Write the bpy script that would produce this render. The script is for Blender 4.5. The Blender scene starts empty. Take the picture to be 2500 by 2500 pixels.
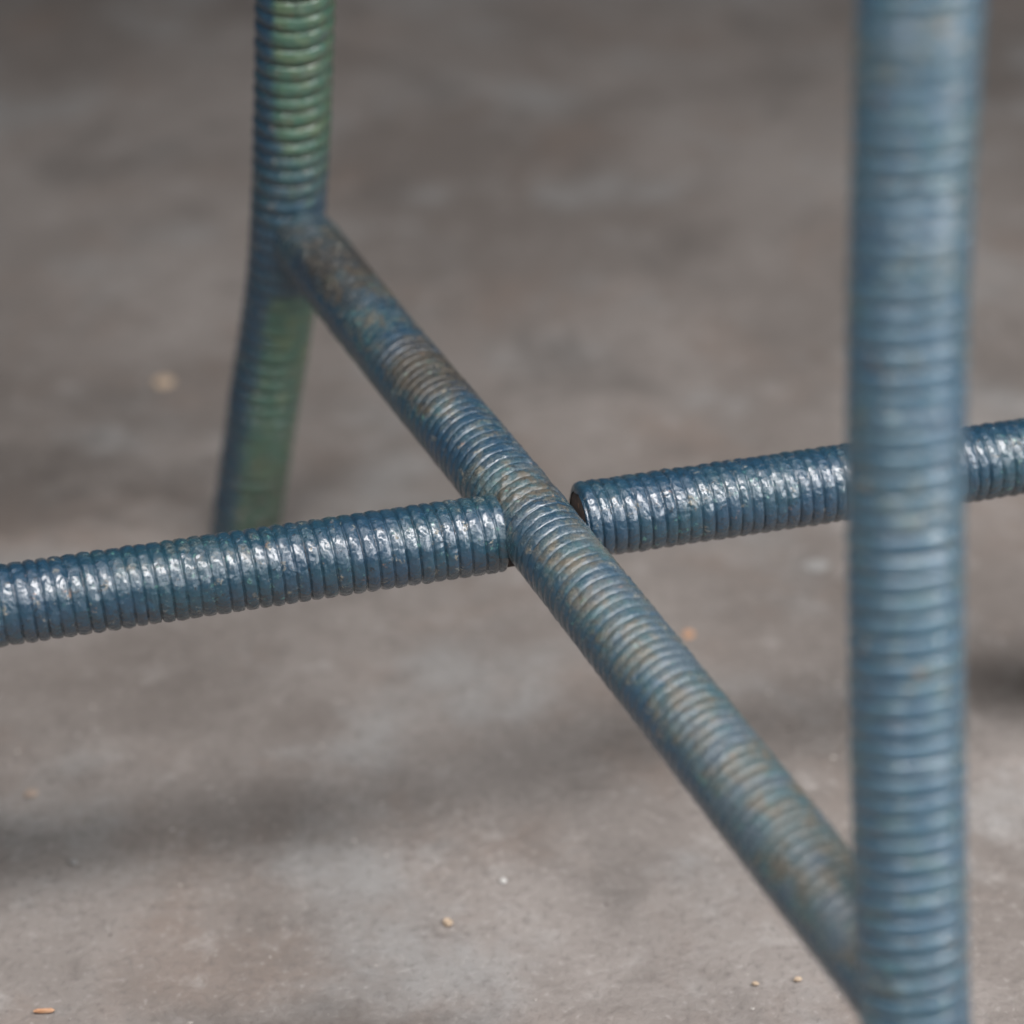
import bpy, math, random
import numpy as np
from mathutils import Vector

S = bpy.context.scene
R = math.radians

# ------------------------------------------------------------------ camera
cam_d = bpy.data.cameras.new("camera")
cam_d.lens = 85.0
cam_d.sensor_width = 36.0
cam_d.clip_start = 0.02
cam_d.clip_end = 100.0
cam_d.dof.use_dof = True
cam_d.dof.focus_distance = 0.655
cam_d.dof.aperture_fstop = 5.4
cam = bpy.data.objects.new("camera", cam_d)
S.collection.objects.link(cam)
cam.location = (0.0, 0.0, 0.495)
cam.rotation_euler = (R(90 - 33.5), 0, 0)
S.camera = cam

# ------------------------------------------------------------------ world and lamps
W = bpy.data.worlds.new("World")
S.world = W
W.use_nodes = True
bg = W.node_tree.nodes["Background"]
bg.inputs[0].default_value = (0.80, 0.90, 1.0, 1)
bg.inputs[1].default_value = 0.032


def area(name, loc, target, size, size_y, watts, col):
    d = bpy.data.lights.new(name, 'AREA')
    d.shape = 'RECTANGLE'
    d.size, d.size_y, d.energy, d.color = size, size_y, watts, col
    o = bpy.data.objects.new(name, d)
    S.collection.objects.link(o)
    o.location = loc
    o.rotation_euler = (Vector(target) - Vector(loc)).to_track_quat('-Z', 'Y').to_euler()
    return o


strip = area("lamp_overhead", (0.15, 0.32, 0.80), (0.15, 0.32, 0.0), 0.90, 0.17, 13.0, (1.0, 0.965, 0.95))
strip.rotation_euler = (R(2), 0, 0)
area("lamp_right", (0.95, 0.02, 0.80), (0.05, 0.50, 0.1), 0.6, 0.5, 10.5, (0.98, 0.98, 1.0))
area("lamp_left", (-0.50, -0.45, 0.95), (0.0, 0.50, 0.1), 0.5, 0.5, 4.2, (0.94, 0.97, 1.0))

S.view_settings.view_transform = 'Standard'
S.view_settings.look = 'None'
S.view_settings.exposure = 0.0
S.view_settings.gamma = 1.0
S.view_settings.use_curve_mapping = False
S.cycles.max_bounces = 6
S.cycles.use_denoising = True

# ------------------------------------------------------------------ helpers
def link(o, parent=None):
    S.collection.objects.link(o)
    if parent:
        o.parent = parent
    return o


def tag(o, label=None, cat=None, group=None, kind=None):
    for k, v in (("label", label), ("category", cat), ("group", group), ("kind", kind)):
        if v:
            o[k] = v
    return o


def hash3(ix, iy, iz, seed):
    h = (ix * 374761393 + iy * 668265263 + iz * 2147483647 + seed * 1274126177) & 0xFFFFFFFF
    h = ((h ^ (h >> 13)) * 1274126177) & 0xFFFFFFFF
    h = ((h ^ (h >> 16)) * 2246822519) & 0xFFFFFFFF
    return ((h ^ (h >> 15)) & 0xFFFFFF) / float(0xFFFFFF)


def vnoise(p, scale, seed=0):
    """smooth value noise in -1..1 at points p (n,3)"""
    q = p * scale
    i = np.floor(q).astype(np.int64)
    f = q - i
    f = f * f * f * (f * (f * 6 - 15) + 10)
    out = 0.0
    for dx in (0, 1):
        for dy in (0, 1):
            for dz in (0, 1):
                w = (f[:, 0] if dx else 1 - f[:, 0]) * (f[:, 1] if dy else 1 - f[:, 1]) * (f[:, 2] if dz else 1 - f[:, 2])
                out = out + w * hash3(i[:, 0] + dx, i[:, 1] + dy, i[:, 2] + dz, seed)
    return out * 2 - 1


def noise1(x, seed):
    p = np.stack([x, np.full_like(x, 0.37), np.full_like(x, 0.71)], 1)
    return vnoise(p, 1.0, seed)


def sstep(a, b, x):
    t = np.clip((x - a) / (b - a), 0, 1)
    return t * t * (3 - 2 * t)


class Curve:
    """smooth centre line through points, sampled by arc length, with frames"""

    def __init__(self, pts, n=400):
        P = np.array(pts, float)
        if len(P) == 2:
            t = np.linspace(0, 1, n)[:, None]
            C = P[0] * (1 - t) + P[1] * t
        else:
            Q = np.vstack([2 * P[0] - P[1], P, 2 * P[-1] - P[-2]])
            C = []
            m = n // (len(P) - 1)
            for k in range(1, len(Q) - 2):
                t = np.linspace(0, 1, m, endpoint=False)[:, None]
                a, b, c, d = Q[k - 1], Q[k], Q[k + 1], Q[k + 2]
                C.append(0.5 * (2 * b + (c - a) * t + (2 * a - 5 * b + 4 * c - d) * t ** 2 + (3 * b - a - 3 * c + d) * t ** 3))
            C.append(P[-1][None])
            C = np.vstack(C)
        seg = np.linalg.norm(np.diff(C, axis=0), axis=1)
        self.s = np.concatenate([[0], np.cumsum(seg)])
        self.C = C
        self.L = self.s[-1]
        T = np.gradient(C, self.s, axis=0)
        T /= np.linalg.norm(T, axis=1)[:, None]
        ref = np.array([0, 0, 1.0]) if abs(T[0][2]) < 0.7 else np.array([0, 1.0, 0])
        N = ref - (T @ ref)[:, None] * T
        N /= np.linalg.norm(N, axis=1)[:, None]
        self.T, self.N, self.B = T, N, np.cross(T, N)

    def at(self, s):
        f = lambda A: np.stack([np.interp(s, self.s, A[:, k]) for k in range(3)], 1)
        over = (np.minimum(s, 0) + np.maximum(s - self.L, 0))[:, None]
        T = f(self.T)
        return f(self.C) + over * T, T, f(self.N), f(self.B)


def mesh_from(name, V, F, mat, parent, smooth=True, attrs=None):
    me = bpy.data.meshes.new(name)
    me.vertices.add(len(V))
    me.vertices.foreach_set("co", np.asarray(V, np.float32).ravel())
    F = np.asarray(F, np.int32)
    n = F.shape[1]
    me.loops.add(F.size)
    me.loops.foreach_set("vertex_index", F.ravel())
    me.polygons.add(len(F))
    me.polygons.foreach_set("loop_start", np.arange(0, F.size, n, dtype=np.int32))
    me.update(calc_edges=True)
    me.validate()
    if smooth:
        me.polygons.foreach_set("use_smooth", np.ones(len(me.polygons), bool))
    for k, v in (attrs or {}).items():
        a = me.attributes.new(k, 'FLOAT', 'POINT')
        a.data.foreach_set("value", np.asarray(v, np.float32))
    me.materials.append(mat)
    return link(bpy.data.objects.new(name, me), parent)


BASE = np.array([0.0087, 0.556, 0.0])


def rod(name, curve, s0, s1, rad, mat, parent, rings=None, seg=40):
    """the inner rod, with closed slightly rounded ends"""
    rings = rings or max(4, int((s1 - s0) / 0.004))
    sv = np.concatenate([[s0, s0, s0 + 0.0006], np.linspace(s0 + 0.001, s1 - 0.001, rings), [s1 - 0.0006, s1, s1]])
    rv = np.concatenate([[rad * 0.02, rad * 0.94, rad], np.full(rings, rad), [rad, rad * 0.94, rad * 0.02]])
    th = np.linspace(0, 2 * math.pi, seg, endpoint=False)
    C, T, N, B = curve.at(sv)
    V = C[:, None] + rv[:, None, None] * (np.cos(th)[None, :, None] * N[:, None] + np.sin(th)[None, :, None] * B[:, None])
    n = len(sv)
    V = V.reshape(-1, 3)
    w = vnoise(V, 900, 5) * 0.00012
    V = V - BASE + np.repeat(T, seg, 0) * w[:, None]
    i, j = np.meshgrid(np.arange(n - 1), np.arange(seg), indexing='ij')
    j2 = (j + 1) % seg
    F = np.stack([i * seg + j, i * seg + j2, (i + 1) * seg + j2, (i + 1) * seg + j], -1).reshape(-1, 4)
    return mesh_from(name, V, F, mat, parent, smooth=True)


def wrap(name, curve, s0, s1, rad, pitch, amp, mat, parent, seed, seg=112, per=14, worn=None, lump=0.00012, paint=None, fatten=None, rnd=2.6, end_round=0.0020, rough=None):
    """cord wound round a rod: the mesh rows follow the helix, each coil bulges and grooves stay sharp"""
    L = s1 - s0
    coils = int(L / pitch) + 3
    n = coils * per
    th = np.linspace(0, 2 * math.pi, seg + 1)
    ii = np.arange(n + 1)
    I, TH = np.meshgrid(ii, th, indexing='ij')
    ph = I / per                       # coil number along the cord
    turn = ph + TH / (2 * math.pi) - 1.0
    # uneven winding: the coils drift a little in width
    x = turn.ravel()
    drift = 0.20 * noise1(x * 0.41, seed) + 0.10 * noise1(x * 0.93, seed + 1)
    s = s0 + (x + drift) * pitch
    clamped = (s <= s0) | (s >= s1)
    s = np.clip(s, s0, s1)
    f = (ph % 1.0).ravel()
    d = np.abs(2 * f - 1)
    prof = np.sqrt(np.maximum(0, 1 - d ** rnd)) * 0.8 + 0.2 * (1 - d)   # round coil, sharp groove
    prof = prof - 0.18 * np.exp(-((1 - d) / 0.10) ** 2)                       # dark crease between turns
    lip = np.exp(-((f - 0.90) / 0.045) ** 2) * 0.10                      # overlapped edge of each turn
    coil = np.floor(ph).ravel()
    cj = hash3(coil.astype(np.int64), np.zeros(len(coil), np.int64), np.zeros(len(coil), np.int64), seed)
    thv = TH.ravel()
    C, T, N, B = curve.at(s)
    dirn = np.cos(thv)[:, None] * N + np.sin(thv)[:, None] * B
    P0 = C + rad * dirn
    a = amp * (0.80 + 0.40 * cj) * (1 + 0.25 * vnoise(P0, 160, seed + 3))
    if worn is not None:
        a = a * worn(s, thv, P0)
    r = rad - amp + a * (prof + lip) + (amp - a) * 0.75
    if fatten is not None:
        r = r + fatten(s, P0)
    if rough is not None:
        lump = lump * rough(s)
    r = r + lump * vnoise(P0, 420, seed + 4) + lump * 0.6 * vnoise(P0, 1100, seed + 5)
    # cracks and wrinkles running across the coils
    wr = vnoise(np.stack([s * 900, thv * 9.0, cj * 40], 1), 1.0, seed + 6)
    r = r - lump * 1.1 * np.exp(-(wr / 0.10) ** 2) * prof
    e = np.clip(np.minimum((s - s0) / 0.0016, (s1 - s) / end_round), 0, 1)
    r = r - max(0.0021, end_round * 0.75) * (1 - np.sqrt(np.maximum(0, 1 - (1 - e) ** 2)))   # rounded ends
    P = C + r[:, None] * dirn
    m = seg + 1
    i, j = np.meshgrid(np.arange(n), np.arange(seg), indexing='ij')
    F = np.stack([i * m + j, i * m + j + 1, (i + 1) * m + j + 1, (i + 1) * m + j], -1).reshape(-1, 4)
    F = F[:, ::-1]
    keep = ~clamped[F].all(1)
    F = F[keep]
    used = np.unique(F)
    remap = np.full(len(P), -1, np.int64)
    remap[used] = np.arange(len(used))
    at = {"crest": prof[used]}
    if paint:
        for k, v in paint(s, thv, P0, dirn).items():
            at[k] = (np.zeros(len(P)) + v)[used]
    return mesh_from(name, (P - BASE)[used], remap[F], mat, parent, attrs=at)


# ------------------------------------------------------------------ material helpers
class Nodes:
    def __init__(self, name):
        self.m = bpy.data.materials.new(name)
        self.m.use_nodes = True
        self.t = self.m.node_tree
        self.b = self.t.nodes["Principled BSDF"]
        self.co = self.t.nodes.new("ShaderNodeTexCoord").outputs["Object"]

    def put(self, sock, v):
        if isinstance(v, bpy.types.NodeSocket):
            self.t.links.new(v, sock)
        elif isinstance(v, (tuple, list)):
            sock.default_value = (*v, 1) if len(v) == 3 and sock.type == 'RGBA' else v
        else:
            sock.default_value = v

    def noise(self, scale, detail=4, rough=0.55, stretch=None, dist=0.0, off=(0, 0, 0)):
        mp = self.t.nodes.new("ShaderNodeMapping")
        self.t.links.new(self.co, mp.inputs[0])
        mp.inputs["Location"].default_value = off
        if stretch:
            mp.inputs["Scale"].default_value = stretch
        n = self.t.nodes.new("ShaderNodeTexNoise")
        self.t.links.new(mp.outputs[0], n.inputs["Vector"])
        n.inputs["Scale"].default_value = scale
        n.inputs["Detail"].default_value = detail
        n.inputs["Roughness"].default_value = rough
        n.inputs["Distortion"].default_value = dist
        return n.outputs["Fac"]

    def voro(self, scale, feature='F1', off=(0, 0, 0), out="Distance"):
        mp = self.t.nodes.new("ShaderNodeMapping")
        self.t.links.new(self.co, mp.inputs[0])
        mp.inputs["Location"].default_value = off
        n = self.t.nodes.new("ShaderNodeTexVoronoi")
        n.feature = feature
        wn = self.t.nodes.new("ShaderNodeTexNoise")
        self.t.links.new(mp.outputs[0], wn.inputs["Vector"])
        wn.inputs["Scale"].default_value = scale * 2.2
        wn.inputs["Detail"].default_value = 3
        ad = self.t.nodes.new("ShaderNodeVectorMath")
        ad.operation = 'MULTIPLY_ADD'
        self.t.links.new(wn.outputs["Color"], ad.inputs[0])
        ad.inputs[1].default_value = (0.9 / scale,) * 3
        self.t.links.new(mp.outputs[0], ad.inputs[2])
        self.t.links.new(ad.outputs[0], n.inputs["Vector"])
        n.inputs["Scale"].default_value = scale
        return n.outputs[out]

    def ramp(self, v, lo, hi, a=0.0, b=1.0):
        n = self.t.nodes.new("ShaderNodeMapRange")
        n.interpolation_type = 'SMOOTHSTEP'
        self.put(n.inputs["Value"], v)
        for k, x in (("From Min", lo), ("From Max", hi), ("To Min", a), ("To Max", b)):
            self.put(n.inputs[k], x)
        return n.outputs[0]

    def math(self, op, a, b=0.0):
        n = self.t.nodes.new("ShaderNodeMath")
        n.operation = op
        self.put(n.inputs[0], a)
        self.put(n.inputs[1], b)
        return n.outputs[0]

    def mix(self, f, a, b):
        n = self.t.nodes.new("ShaderNodeMix")
        n.data_type = 'RGBA'
        self.put(n.inputs["Factor"], f)
        self.put(n.inputs[6], a)
        self.put(n.inputs[7], b)
        return n.outputs[2]

    def attr(self, name):
        n = self.t.nodes.new("ShaderNodeAttribute")
        n.attribute_name = name
        return n.outputs["Fac"]

    def bump(self, h, dist, strength=1.0, normal=None):
        n = self.t.nodes.new("ShaderNodeBump")
        n.inputs["Strength"].default_value = strength
        n.inputs["Distance"].default_value = dist
        self.put(n.inputs["Height"], h)
        if normal is not None:
            self.t.links.new(normal, n.inputs["Normal"])
        return n.outputs[0]


def paint_material():
    k = Nodes("worn_blue_paint")
    dust, green, bare, pale = k.attr("dust"), k.attr("green"), k.attr("bare"), k.attr("pale")
    n_big = k.noise(55, 5, 0.6)
    n_mid = k.noise(210, 5, 0.62, off=(3, 1, 7), dist=0.6)
    n_fine = k.noise(900, 4, 0.65, off=(9, 2, 4))
    n_patch = k.noise(120, 6, 0.65, off=(2, 8, 5), dist=1.0)
    col = k.mix(k.ramp(n_big, 0.36, 0.64), (0.011, 0.038, 0.070), (0.012, 0.045, 0.066))
    col = k.mix(k.math('MULTIPLY', k.ramp(n_mid, 0.5, 0.72), 0.5), col, (0.024, 0.060, 0.100))
    # lighter blue-green coat
    col = k.mix(k.math('MULTIPLY', pale, k.ramp(n_patch, 0.30, 0.55, 0.55, 1.0)), col, (0.052, 0.108, 0.158))
    # green paint
    gm = k.ramp(k.math('ADD', green, k.math('MULTIPLY', k.math('SUBTRACT', n_patch, 0.5), 0.9)), 0.25, 0.75)
    gcol = k.mix(k.ramp(k.noise(160, 4, 0.6, off=(5, 5, 1)), 0.4, 0.65), (0.046, 0.108, 0.072), (0.078, 0.120, 0.064))
    col = k.mix(k.math('MULTIPLY', gm, 0.9), col, gcol)
    # worn grey-teal and tan patches, worn through on the crests of the coils first
    wear = k.math('ADD', k.math('MULTIPLY', k.math('SUBTRACT', n_mid, 0.5), 1.0), k.math('MULTIPLY', k.math('SUBTRACT', n_fine, 0.5), 0.7))
    wear = k.math('ADD', wear, k.math('MULTIPLY', k.math('SUBTRACT', k.attr("crest"), 0.7), 0.22))
    wear = k.math('ADD', wear, k.math('MULTIPLY', k.math('SUBTRACT', n_big, 0.5), 1.1))
    dm = k.ramp(k.math('ADD', dust, wear), 0.28, 0.78)
    dcol = k.mix(k.ramp(n_patch, 0.36, 0.64), (0.048, 0.094, 0.108), (0.108, 0.094, 0.070))
    dcol = k.mix(k.ramp(k.noise(80, 3, 0.5, off=(1, 6, 2)), 0.48, 0.66), dcol, (0.068, 0.096, 0.118))
    col = k.mix(k.math('MULTIPLY', dm, 0.94), col, dcol)
    # bare brown-olive
    bm = k.ramp(k.math('ADD', bare, k.math('ADD', k.math('MULTIPLY', k.math('SUBTRACT', n_patch, 0.5), 0.8), k.math('MULTIPLY', k.math('SUBTRACT', n_fine, 0.5), 0.6))), 0.26, 0.70)
    bcol = k.mix(k.ramp(n_fine, 0.38, 0.62), (0.022, 0.018, 0.014), (0.072, 0.060, 0.045))
    col = k.mix(k.math('MULTIPLY', bm, 0.85), col, bcol)
    # flecks: beige, turquoise, rust, dark pits
    v1 = k.voro(230, off=(1, 2, 3))
    fl = k.math('MULTIPLY', k.ramp(v1, 0.18, 0.42, 1.0, 0.0), k.ramp(n_mid, 0.53, 0.61))
    fl = k.math('MULTIPLY', fl, k.ramp(n_fine, 0.44, 0.56))
    col = k.mix(k.math('MULTIPLY', fl, 0.8), col, (0.20, 0.185, 0.145))
    v2 = k.voro(330, off=(7, 1, 9))
    tq = k.math('MULTIPLY', k.ramp(v2, 0.12, 0.30, 1.0, 0.0), k.ramp(n_big, 0.46, 0.56))
    tq = k.math('MULTIPLY', tq, k.ramp(n_fine, 0.46, 0.58))
    col = k.mix(k.math('MULTIPLY', tq, 0.7), col, (0.085, 0.21, 0.18))
    v3 = k.voro(120, off=(4, 4, 8))
    ru = k.math('MULTIPLY', k.ramp(v3, 0.10, 0.24, 1.0, 0.0), k.math('MULTIPLY', k.ramp(n_fine, 0.48, 0.60), k.ramp(n_mid, 0.50, 0.62)))
    col = k.mix(k.math('MULTIPLY', ru, 0.75), col, (0.24, 0.12, 0.065))
    pit = k.ramp(k.noise(520, 5, 0.7, off=(6, 3, 3)), 0.58, 0.68)
    col = k.mix(k.math('MULTIPLY', pit, 0.7), col, (0.018, 0.022, 0.026))
    k.put(k.b.inputs["Base Color"], col)
    rough = k.ramp(n_fine, 0.35, 0.65, 0.10, 0.22)
    rough = k.math('ADD', rough, k.math('MULTIPLY', dm, 0.13))
    rough = k.math('ADD', rough, k.math('MULTIPLY', bm, 0.16))
    k.put(k.b.inputs["Roughness"], rough)
    k.b.inputs["Specular IOR Level"].default_value = 0.7
    k.put(k.b.inputs["Coat Weight"], k.math('SUBTRACT', 0.7, k.math('MULTIPLY', k.math('MAXIMUM', dm, bm), 0.6)))
    k.b.inputs["Coat Roughness"].default_value = 0.145
    b1 = k.bump(k.noise(1300, 4, 0.6, off=(2, 2, 2)), 0.00021)
    b2 = k.bump(k.noise(520, 5, 0.7, off=(6, 3, 3)), 0.00055, 0.8, b1)
    b3 = k.bump(k.math('ADD', fl, k.math('MULTIPLY', dm, 0.4)), 0.00008, 1.0, b2)
    k.t.links.new(b3, k.b.inputs["Normal"])
    return k.m


def rust_material():
    k = Nodes("rusty_rod")
    n = k.noise(700, 5, 0.65)
    col = k.mix(k.ramp(n, 0.36, 0.64), (0.015, 0.010, 0.009), (0.045, 0.028, 0.021))
    col = k.mix(k.math('MULTIPLY', k.ramp(k.noise(500, 4, 0.6, off=(4, 1, 1)), 0.6, 0.7), 0.8), col, (0.20, 0.105, 0.06))
    k.put(k.b.inputs["Base Color"], col)
    k.b.inputs["Roughness"].default_value = 0.85
    k.t.links.new(k.bump(n, 0.0006), k.b.inputs["Normal"])
    return k.m


def floor_material():
    k = Nodes("worn_concrete")
    a = k.noise(5.5, 6, 0.60, dist=0.4)
    b = k.noise(17, 6, 0.62, off=(3, 2, 1), dist=0.3)
    c = k.noise(70, 6, 0.65, off=(1, 7, 1))
    d = k.noise(330, 5, 0.7, off=(8, 1, 4))
    col = k.mix(k.ramp(a, 0.36, 0.66), (0.162, 0.142, 0.129), (0.258, 0.233, 0.217))
    col = k.mix(k.math('MULTIPLY', k.ramp(b, 0.50, 0.70), 0.6), col, (0.200, 0.158, 0.134))
    col = k.mix(k.math('MULTIPLY', k.ramp(k.noise(13, 5, 0.6, off=(5, 9, 2)), 0.50, 0.68), 0.6), col, (0.275, 0.275, 0.272))
    col = k.mix(k.math('MULTIPLY', k.ramp(k.noise(10, 5, 0.6, off=(11, 4, 2), dist=0.5), 0.54, 0.68), 0.55), col, (0.105, 0.094, 0.086))
    col = k.mix(k.math('MULTIPLY', k.ramp(c, 0.52, 0.72), 0.45), col, (0.135, 0.118, 0.108))
    col = k.mix(k.math('MULTIPLY', k.ramp(c, 0.46, 0.30), 0.35), col, (0.36, 0.34, 0.325))
    col = k.mix(k.math('MULTIPLY', k.ramp(d, 0.52, 0.66), 0.45), col, (0.115, 0.103, 0.096))
    col = k.mix(k.math('MULTIPLY', k.ramp(d, 0.44, 0.30), 0.45), col, (0.40, 0.38, 0.36))
    # three dark blotches with ragged edges, at set spots on the floor
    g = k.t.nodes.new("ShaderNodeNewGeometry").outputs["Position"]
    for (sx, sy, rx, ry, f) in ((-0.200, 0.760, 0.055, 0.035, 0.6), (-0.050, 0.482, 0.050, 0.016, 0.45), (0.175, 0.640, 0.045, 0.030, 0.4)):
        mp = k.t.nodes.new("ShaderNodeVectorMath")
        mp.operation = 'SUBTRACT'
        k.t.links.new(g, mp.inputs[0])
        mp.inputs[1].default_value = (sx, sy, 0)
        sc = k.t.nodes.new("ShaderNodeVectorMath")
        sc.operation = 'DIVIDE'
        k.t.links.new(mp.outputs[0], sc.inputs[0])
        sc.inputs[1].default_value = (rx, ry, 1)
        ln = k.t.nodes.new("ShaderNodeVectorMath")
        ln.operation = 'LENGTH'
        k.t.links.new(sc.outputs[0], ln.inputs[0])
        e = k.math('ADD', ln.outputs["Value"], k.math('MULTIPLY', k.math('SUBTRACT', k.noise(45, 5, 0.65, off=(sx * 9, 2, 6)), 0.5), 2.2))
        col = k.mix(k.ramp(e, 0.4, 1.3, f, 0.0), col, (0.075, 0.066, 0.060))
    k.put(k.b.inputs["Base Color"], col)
    k.b.inputs["Roughness"].default_value = 0.72
    b1 = k.bump(d, 0.0009, 0.8)
    k.t.links.new(k.bump(c, 0.002, 0.7, b1), k.b.inputs["Normal"])
    return k.m


def chip_material(name, c1, c2):
    k = Nodes(name)
    k.put(k.b.inputs["Base Color"], k.mix(k.ramp(k.noise(600, 3), 0.4, 0.6), c1, c2))
    k.b.inputs["Roughness"].default_value = 0.7
    return k.m


PAINT, RUST, CONC = paint_material(), rust_material(), floor_material()
WOOD = chip_material("fresh_wood", (0.42, 0.32, 0.23), (0.48, 0.37, 0.27))
ORANGE = chip_material("orange_wood", (0.46, 0.24, 0.13), (0.52, 0.31, 0.19))
FAINT = chip_material("dusty_wood", (0.30, 0.24, 0.20), (0.34, 0.27, 0.22))
DULL = chip_material("dusty_plaster", (0.25, 0.245, 0.24), (0.29, 0.285, 0.275))
PALE = chip_material("pale_plaster", (0.40, 0.39, 0.375), (0.50, 0.49, 0.47))

# ------------------------------------------------------------------ floor
n = 2
me = bpy.data.meshes.new("floor")
me.from_pydata([(-6, -3, 0), (6, -3, 0), (6, 12, 0), (-6, 12, 0)], [], [(0, 1, 2, 3)])
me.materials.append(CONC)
tag(link(bpy.data.objects.new("floor", me)), "worn grey brown concrete floor with dark stains and blotches", kind="structure")

# ------------------------------------------------------------------ the frame
frame = link(bpy.data.objects.new("furniture_frame", None))
frame.location = BASE
tag(frame, "blue-green painted furniture frame of cord-wrapped bars with crossing stretchers", "furniture frame")

RS, RL = 0.0110, 0.0125          # radius of the stretchers and of the legs
HD, HB = 0.1258, 0.1224          # heights of the long stretcher and of the two half stretchers
D0, DM, D1 = np.array([0.0873, 0.3855, 0.111]), np.array([0.005, 0.554, HD]), np.array([-0.0720, 0.7150, 0.1345])

front_leg = Curve([(0.0985, 0.334, 0.0), (0.0890, 0.3820, 0.105), (0.0819, 0.4235, 0.2234), (0.0786, 0.442, 0.32), (0.076, 0.448, 0.43)])
back_leg = Curve([(-0.098, 0.729, 0.0), (-0.0868, 0.723, 0.06), (-0.0752, 0.717, 0.125), (-0.0664, 0.704, 0.2175), (-0.060, 0.688, 0.32), (-0.056, 0.680, 0.43)])
left_leg = Curve([(-0.205, 0.498, 0.0), (-0.190, 0.503, 0.105), (-0.168, 0.508, 0.2234), (-0.158, 0.511, 0.32), (-0.152, 0.512, 0.43)])
right_leg = Curve([(0.222, 0.613, 0.0), (0.203, 0.609, 0.105), (0.180, 0.603, 0.2234), (0.170, 0.600, 0.32), (0.165, 0.598, 0.43)])
diag = Curve([D0, DM, np.array([-0.0391, 0.646, 0.130]), D1])
LD = diag.L


def leg(curve, pitch, amp, seed, paint, worn=None):
    core = rod("leg", curve, 0.0, curve.L, RL - 0.0010, RUST, frame)
    wrap("cord_winding", curve, 0.0, curve.L - 0.004, RL, pitch, amp, PAINT, core, seed, paint=paint, worn=worn, per=12, seg=96, rnd=2.0)
    return core


def p_front(s, th, P, d):
    up = 0.5 + 0.5 * d[:, 0]
    return dict(dust=0.22 + 0.10 * up + 0.14 * sstep(0.16, 0.34, P[:, 2]), green=0.31, bare=0.05, pale=0.85)


def p_back(s, th, P, d):
    face = sstep(-0.75, 0.45, d[:, 0] * 0.9 - d[:, 1] * 0.25)
    up = sstep(0.138, 0.152, P[:, 2])
    low = sstep(0.128, 0.10, P[:, 2])
    g = face * (0.80 * up * sstep(0.15, 0.20, P[:, 2]) + 0.45 * up + 0.80 * low)
    olive = face * sstep(0.075, 0.03, P[:, 2]) * 0.42
    return dict(dust=0.10 + 0.14 * face, green=g, bare=0.04 + olive, pale=0.25)


def p_plain(s, th, P, d):
    return dict(dust=0.15, green=0.15, bare=0.05, pale=0.4)


def worn_back(s, th, P):
    return 1 - 0.40 * sstep(0.138, 0.128, P[:, 2]) * sstep(0.078, 0.095, P[:, 2])


leg(front_leg, 0.0045, 0.00078, 11, p_front)
leg(back_leg, 0.0056, 0.00120, 23, p_back, worn_back)
leg(left_leg, 0.0046, 0.0008, 37, p_plain)
leg(right_leg, 0.0046, 0.0008, 41, p_plain)

# long stretcher from the front leg to the back leg
TD = (D1 - D0) / np.linalg.norm(D1 - D0)


def worn_diag(s, th, P):
    t = s / LD
    return 1 - 0.92 * sstep(0.735, 0.775, t) - 0.35 * sstep(0.08, 0.0, t)


def p_diag(s, th, P, d):
    t = s / LD
    up = sstep(-0.15, 0.75, d[:, 2])
    front = sstep(0.52, 0.30, t)
    near = sstep(0.30, 0.10, t)
    dust = up * (0.42 + 0.26 * front + 0.34 * near) + 0.08
    mid = np.exp(-((t - 0.52) / 0.03) ** 2)
    brown = np.exp(-((t - 0.69) / 0.06) ** 2)
    top = np.exp(-((t - 0.88) / 0.10) ** 2)
    bare = up * (0.60 * brown + 0.40 * mid + 0.58 * top + 0.20 * front) + 0.07
    return dict(dust=dust + up * 0.20 * mid, green=0.10 * up + 0.06, bare=bare, pale=0.10 + 0.45 * up * front)


core = rod("long_stretcher", diag, 0.004, LD - 0.012, RS - 0.0010, RUST, frame)
wrap("cord_winding", diag, 0.003, LD - 0.0065, RS + 0.0002, 0.0034, 0.00052, PAINT, core, 53, worn=worn_diag, paint=p_diag, lump=0.00010, end_round=0.007, rough=lambda q: 1 + 2.2 * np.exp(-((q / LD - 0.525) / 0.03) ** 2) + 1.5 * sstep(0.75, 0.85, q / LD), seg=128, per=12)

# two half stretchers that butt against it
DB = np.array([0.283, 0.074, 0.0])
DB /= np.linalg.norm(DB)
CR = np.array([0.0075, 0.5555, HB])


def p_half(s, th, P, d):
    up = sstep(0.2, 0.9, d[:, 2])
    return dict(dust=0.06 + 0.20 * up, green=0.07, bare=0.06 + 0.06 * up, pale=0.06)


sinx = abs(np.cross(DB, TD)[2])
GAP_L, GAP_R = 0.0106 / sinx, 0.0110 / sinx
left_half = Curve([CR - DB * 0.196, CR - DB * GAP_L])
right_half = Curve([CR + DB * GAP_R, CR + DB * 0.198])
core = rod("half_stretcher", left_half, 0.0, left_half.L + 0.0035, RS - 0.0012, RUST, frame)
wrap("cord_winding", left_half, 0.0, left_half.L, RS, 0.0037, 0.00088, PAINT, core, 67, paint=p_half, seg=144, per=16, lump=0.00016, rnd=3.0, end_round=0.0012)
core = rod("half_stretcher", right_half, 0.0002, right_half.L, RS - 0.0022, RUST, frame)
wrap("cord_winding", right_half, 0.0, right_half.L, RS, 0.0036, 0.00088, PAINT, core, 71, paint=p_half, seg=144, per=16, lump=0.00016, rnd=3.0, end_round=0.0012)

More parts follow.
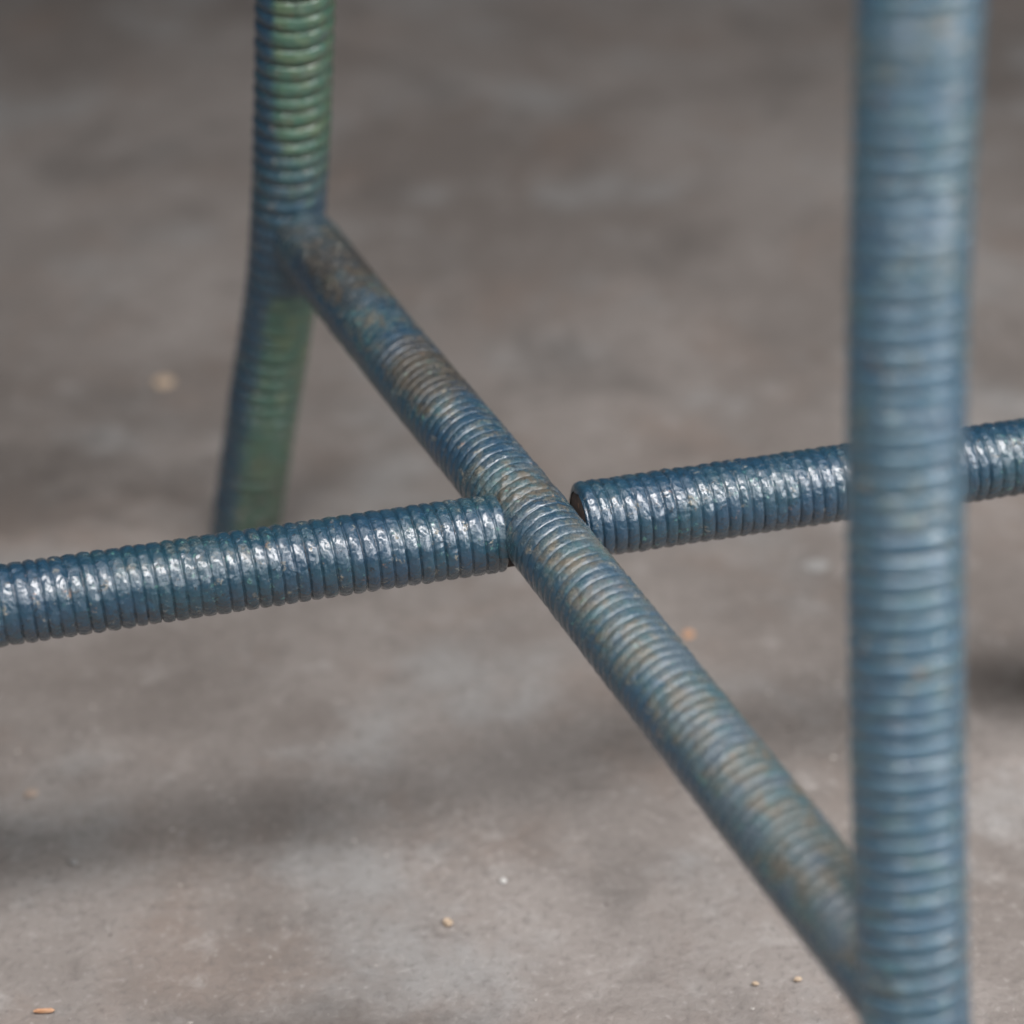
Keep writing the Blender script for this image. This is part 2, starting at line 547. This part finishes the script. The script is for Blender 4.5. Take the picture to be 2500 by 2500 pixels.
# lumpy painted weld beads where the half stretchers meet the long one
def bead(curve, s_at, rad, a0, a1, thick, seed, mat, dust, bare):
    m, seg = 40, 12
    ang = np.linspace(R(a0), R(a1), m)
    C, T, N, B = curve.at(np.full(m, s_at))
    up = np.array([0, 0, 1.0])
    side = np.cross(T[0], up)
    rad_dir = np.cos(ang)[:, None] * up + np.sin(ang)[:, None] * side
    P = C + rad * rad_dir
    w = thick * np.sin(np.linspace(0.08, math.pi - 0.08, m)) ** 0.5
    w = w * (1 + 0.35 * vnoise(P, 700, seed))
    th = np.linspace(0, 2 * math.pi, seg, endpoint=False)
    V = P[:, None] + w[:, None, None] * (np.cos(th)[None, :, None] * rad_dir[:, None] + np.sin(th)[None, :, None] * T[:, None])
    V = V.reshape(-1, 3)
    V = V + 0.00025 * vnoise(V, 1100, seed + 1)[:, None] * np.repeat(rad_dir, seg, 0) - BASE
    i, j = np.meshgrid(np.arange(m - 1), np.arange(seg), indexing='ij')
    j2 = (j + 1) % seg
    F = np.stack([i * seg + j, i * seg + j2, (i + 1) * seg + j2, (i + 1) * seg + j], -1).reshape(-1, 4)
    n = len(V)
    return mesh_from("weld_bead", V, F, mat, frame, attrs=dict(dust=np.full(n, dust), bare=np.full(n, bare), green=np.zeros(n), pale=np.full(n, 0.2), crest=np.full(n, 0.8)))


bead(left_half, left_half.L + 0.0004, RS - 0.0011, -75, 30, 0.0013, 3, PAINT, 0.45, 0.45)
bead(right_half, 0.0, RS - 0.0035, 95, 190, 0.0012, 9, RUST, 0.2, 0.4)

# ------------------------------------------------------------------ crumbs on the floor
def chip(name, loc, lx, ly, lz, rot, mat, seed, label, cat, group, sharp=1.0):
    rnd = random.Random(seed)
    m = 9
    V, F = [], []
    for lev, (zz, sc) in enumerate(((0.0, 0.86), (0.45, 1.0), (1.0, 0.72))):
        for q in range(m):
            a = 2 * math.pi * q / m
            k = sc * (1 + 0.22 * (rnd.random() - 0.5))
            V.append((lx / 2 * k * math.copysign(abs(math.cos(a)) ** sharp, math.cos(a)), ly / 2 * k * math.copysign(abs(math.sin(a)) ** sharp, math.sin(a)), lz * (zz * (1 + 0.3 * (rnd.random() - 0.5)) if zz else 0)))
    for lev in range(2):
        for q in range(m):
            F.append((lev * m + q, lev * m + (q + 1) % m, lev * m + m + (q + 1) % m, lev * m + m + q))
    F.append(tuple(range(m - 1, -1, -1)))
    F.append(tuple(range(2 * m, 3 * m)))
    me = bpy.data.meshes.new(name)
    me.from_pydata(V, [], F)
    me.materials.append(mat)
    o = link(bpy.data.objects.new(name, me))
    o.location = (loc[0], loc[1], 0.0006)
    o.rotation_euler = (0, 0, R(rot))
    return tag(o, label, cat, group)


GW, GP = "wood chips on the floor", "pale crumbs on the floor"
chip("wood_chip", (-0.1402, 0.8412), 0.0090, 0.0085, 0.0015, 15, WOOD, 1, "blurred tan wood chip on the floor left of the back leg", "wood chip", GW)
chip("wood_chip", (-0.0189, 0.5273), 0.0030, 0.0034, 0.0012, 20, WOOD, 2, "small tan wood chip at the bottom of the floor, left of centre", "wood chip", GW)
chip("wood_splinter", (-0.1319, 0.4913), 0.0062, 0.0013, 0.0009, 4, ORANGE, 3, "thin orange wood splinter in the bottom left corner", "splinter", None, 0.7)
chip("wood_chip", (0.0609, 0.6705), 0.0040, 0.0045, 0.0006, -30, ORANGE, 4, "blurred orange wood chip beside the long diagonal stretcher", "wood chip", GW)
chip("wood_chip", (0.0819, 0.5039), 0.0026, 0.0016, 0.0008, 10, WOOD, 5, "tiny pale wood chip beside the foot end of the diagonal stretcher, right of two", "wood chip", GW)
chip("wood_chip", (0.0696, 0.5022), 0.0022, 0.0013, 0.0007, -8, WOOD, 6, "tiny pale wood chip near the lower diagonal stretcher, left of two", "wood chip", GW)
chip("wood_chip", (-0.1514, 0.5862), 0.0045, 0.0045, 0.0005, 40, FAINT, 7, "faint peach wood chip at the left edge below the left bar", "wood chip", GW)
chip("plaster_crumb", (-0.0026, 0.5457), 0.0024, 0.0026, 0.0006, 0, PALE, 8, "small whitish crumb on the floor left of the diagonal stretcher", "crumb", GP)
chip("plaster_crumb", (0.1091, 0.712), 0.0100, 0.0080, 0.0006, 5, DULL, 9, "blurred whitish crumb on the floor between right bar and front leg", "crumb", GP)
chip("plaster_crumb", (-0.1331, 0.554), 0.0024, 0.0028, 0.0006, 60, DULL, 10, "small whitish crumb on the floor at the lower left", "crumb", GP)

# fine grit scattered over the floor near the frame
rng = np.random.default_rng(7)
V, F = [], []
for q in range(900):
    x, y = rng.uniform(-0.26, 0.30), rng.uniform(0.40, 1.0)
    sz = 0.00022 + 0.0006 * rng.random() ** 3
    a0, b = rng.uniform(0, 6.3), len(V)
    asp = rng.uniform(0.5, 1.6)
    for q2 in range(5):
        a = a0 + q2 * 2 * math.pi / 5
        V.append((x + sz * asp * math.cos(a) * rng.uniform(0.7, 1.2), y + sz * math.sin(a) * rng.uniform(0.7, 1.2), 0.0002))
    V.append((x, y, 0.0002 + sz * rng.uniform(0.5, 1.0)))
    F += [(b + q2, b + (q2 + 1) % 5, b + 5) for q2 in range(5)]
GR = Nodes("floor_grit")
wn = GR.noise(35, 2, 0.5)
GR.put(GR.b.inputs["Base Color"], GR.mix(GR.ramp(wn, 0.42, 0.58), (0.10, 0.085, 0.075), (0.44, 0.41, 0.38)))
GR.b.inputs["Roughness"].default_value = 0.85
me = bpy.data.meshes.new("floor_grit")
me.from_pydata(V, [], F)
me.materials.append(GR.m)
tag(link(bpy.data.objects.new("floor_grit", me)), "fine pale and dark grit scattered over the concrete floor", "grit", kind="stuff")
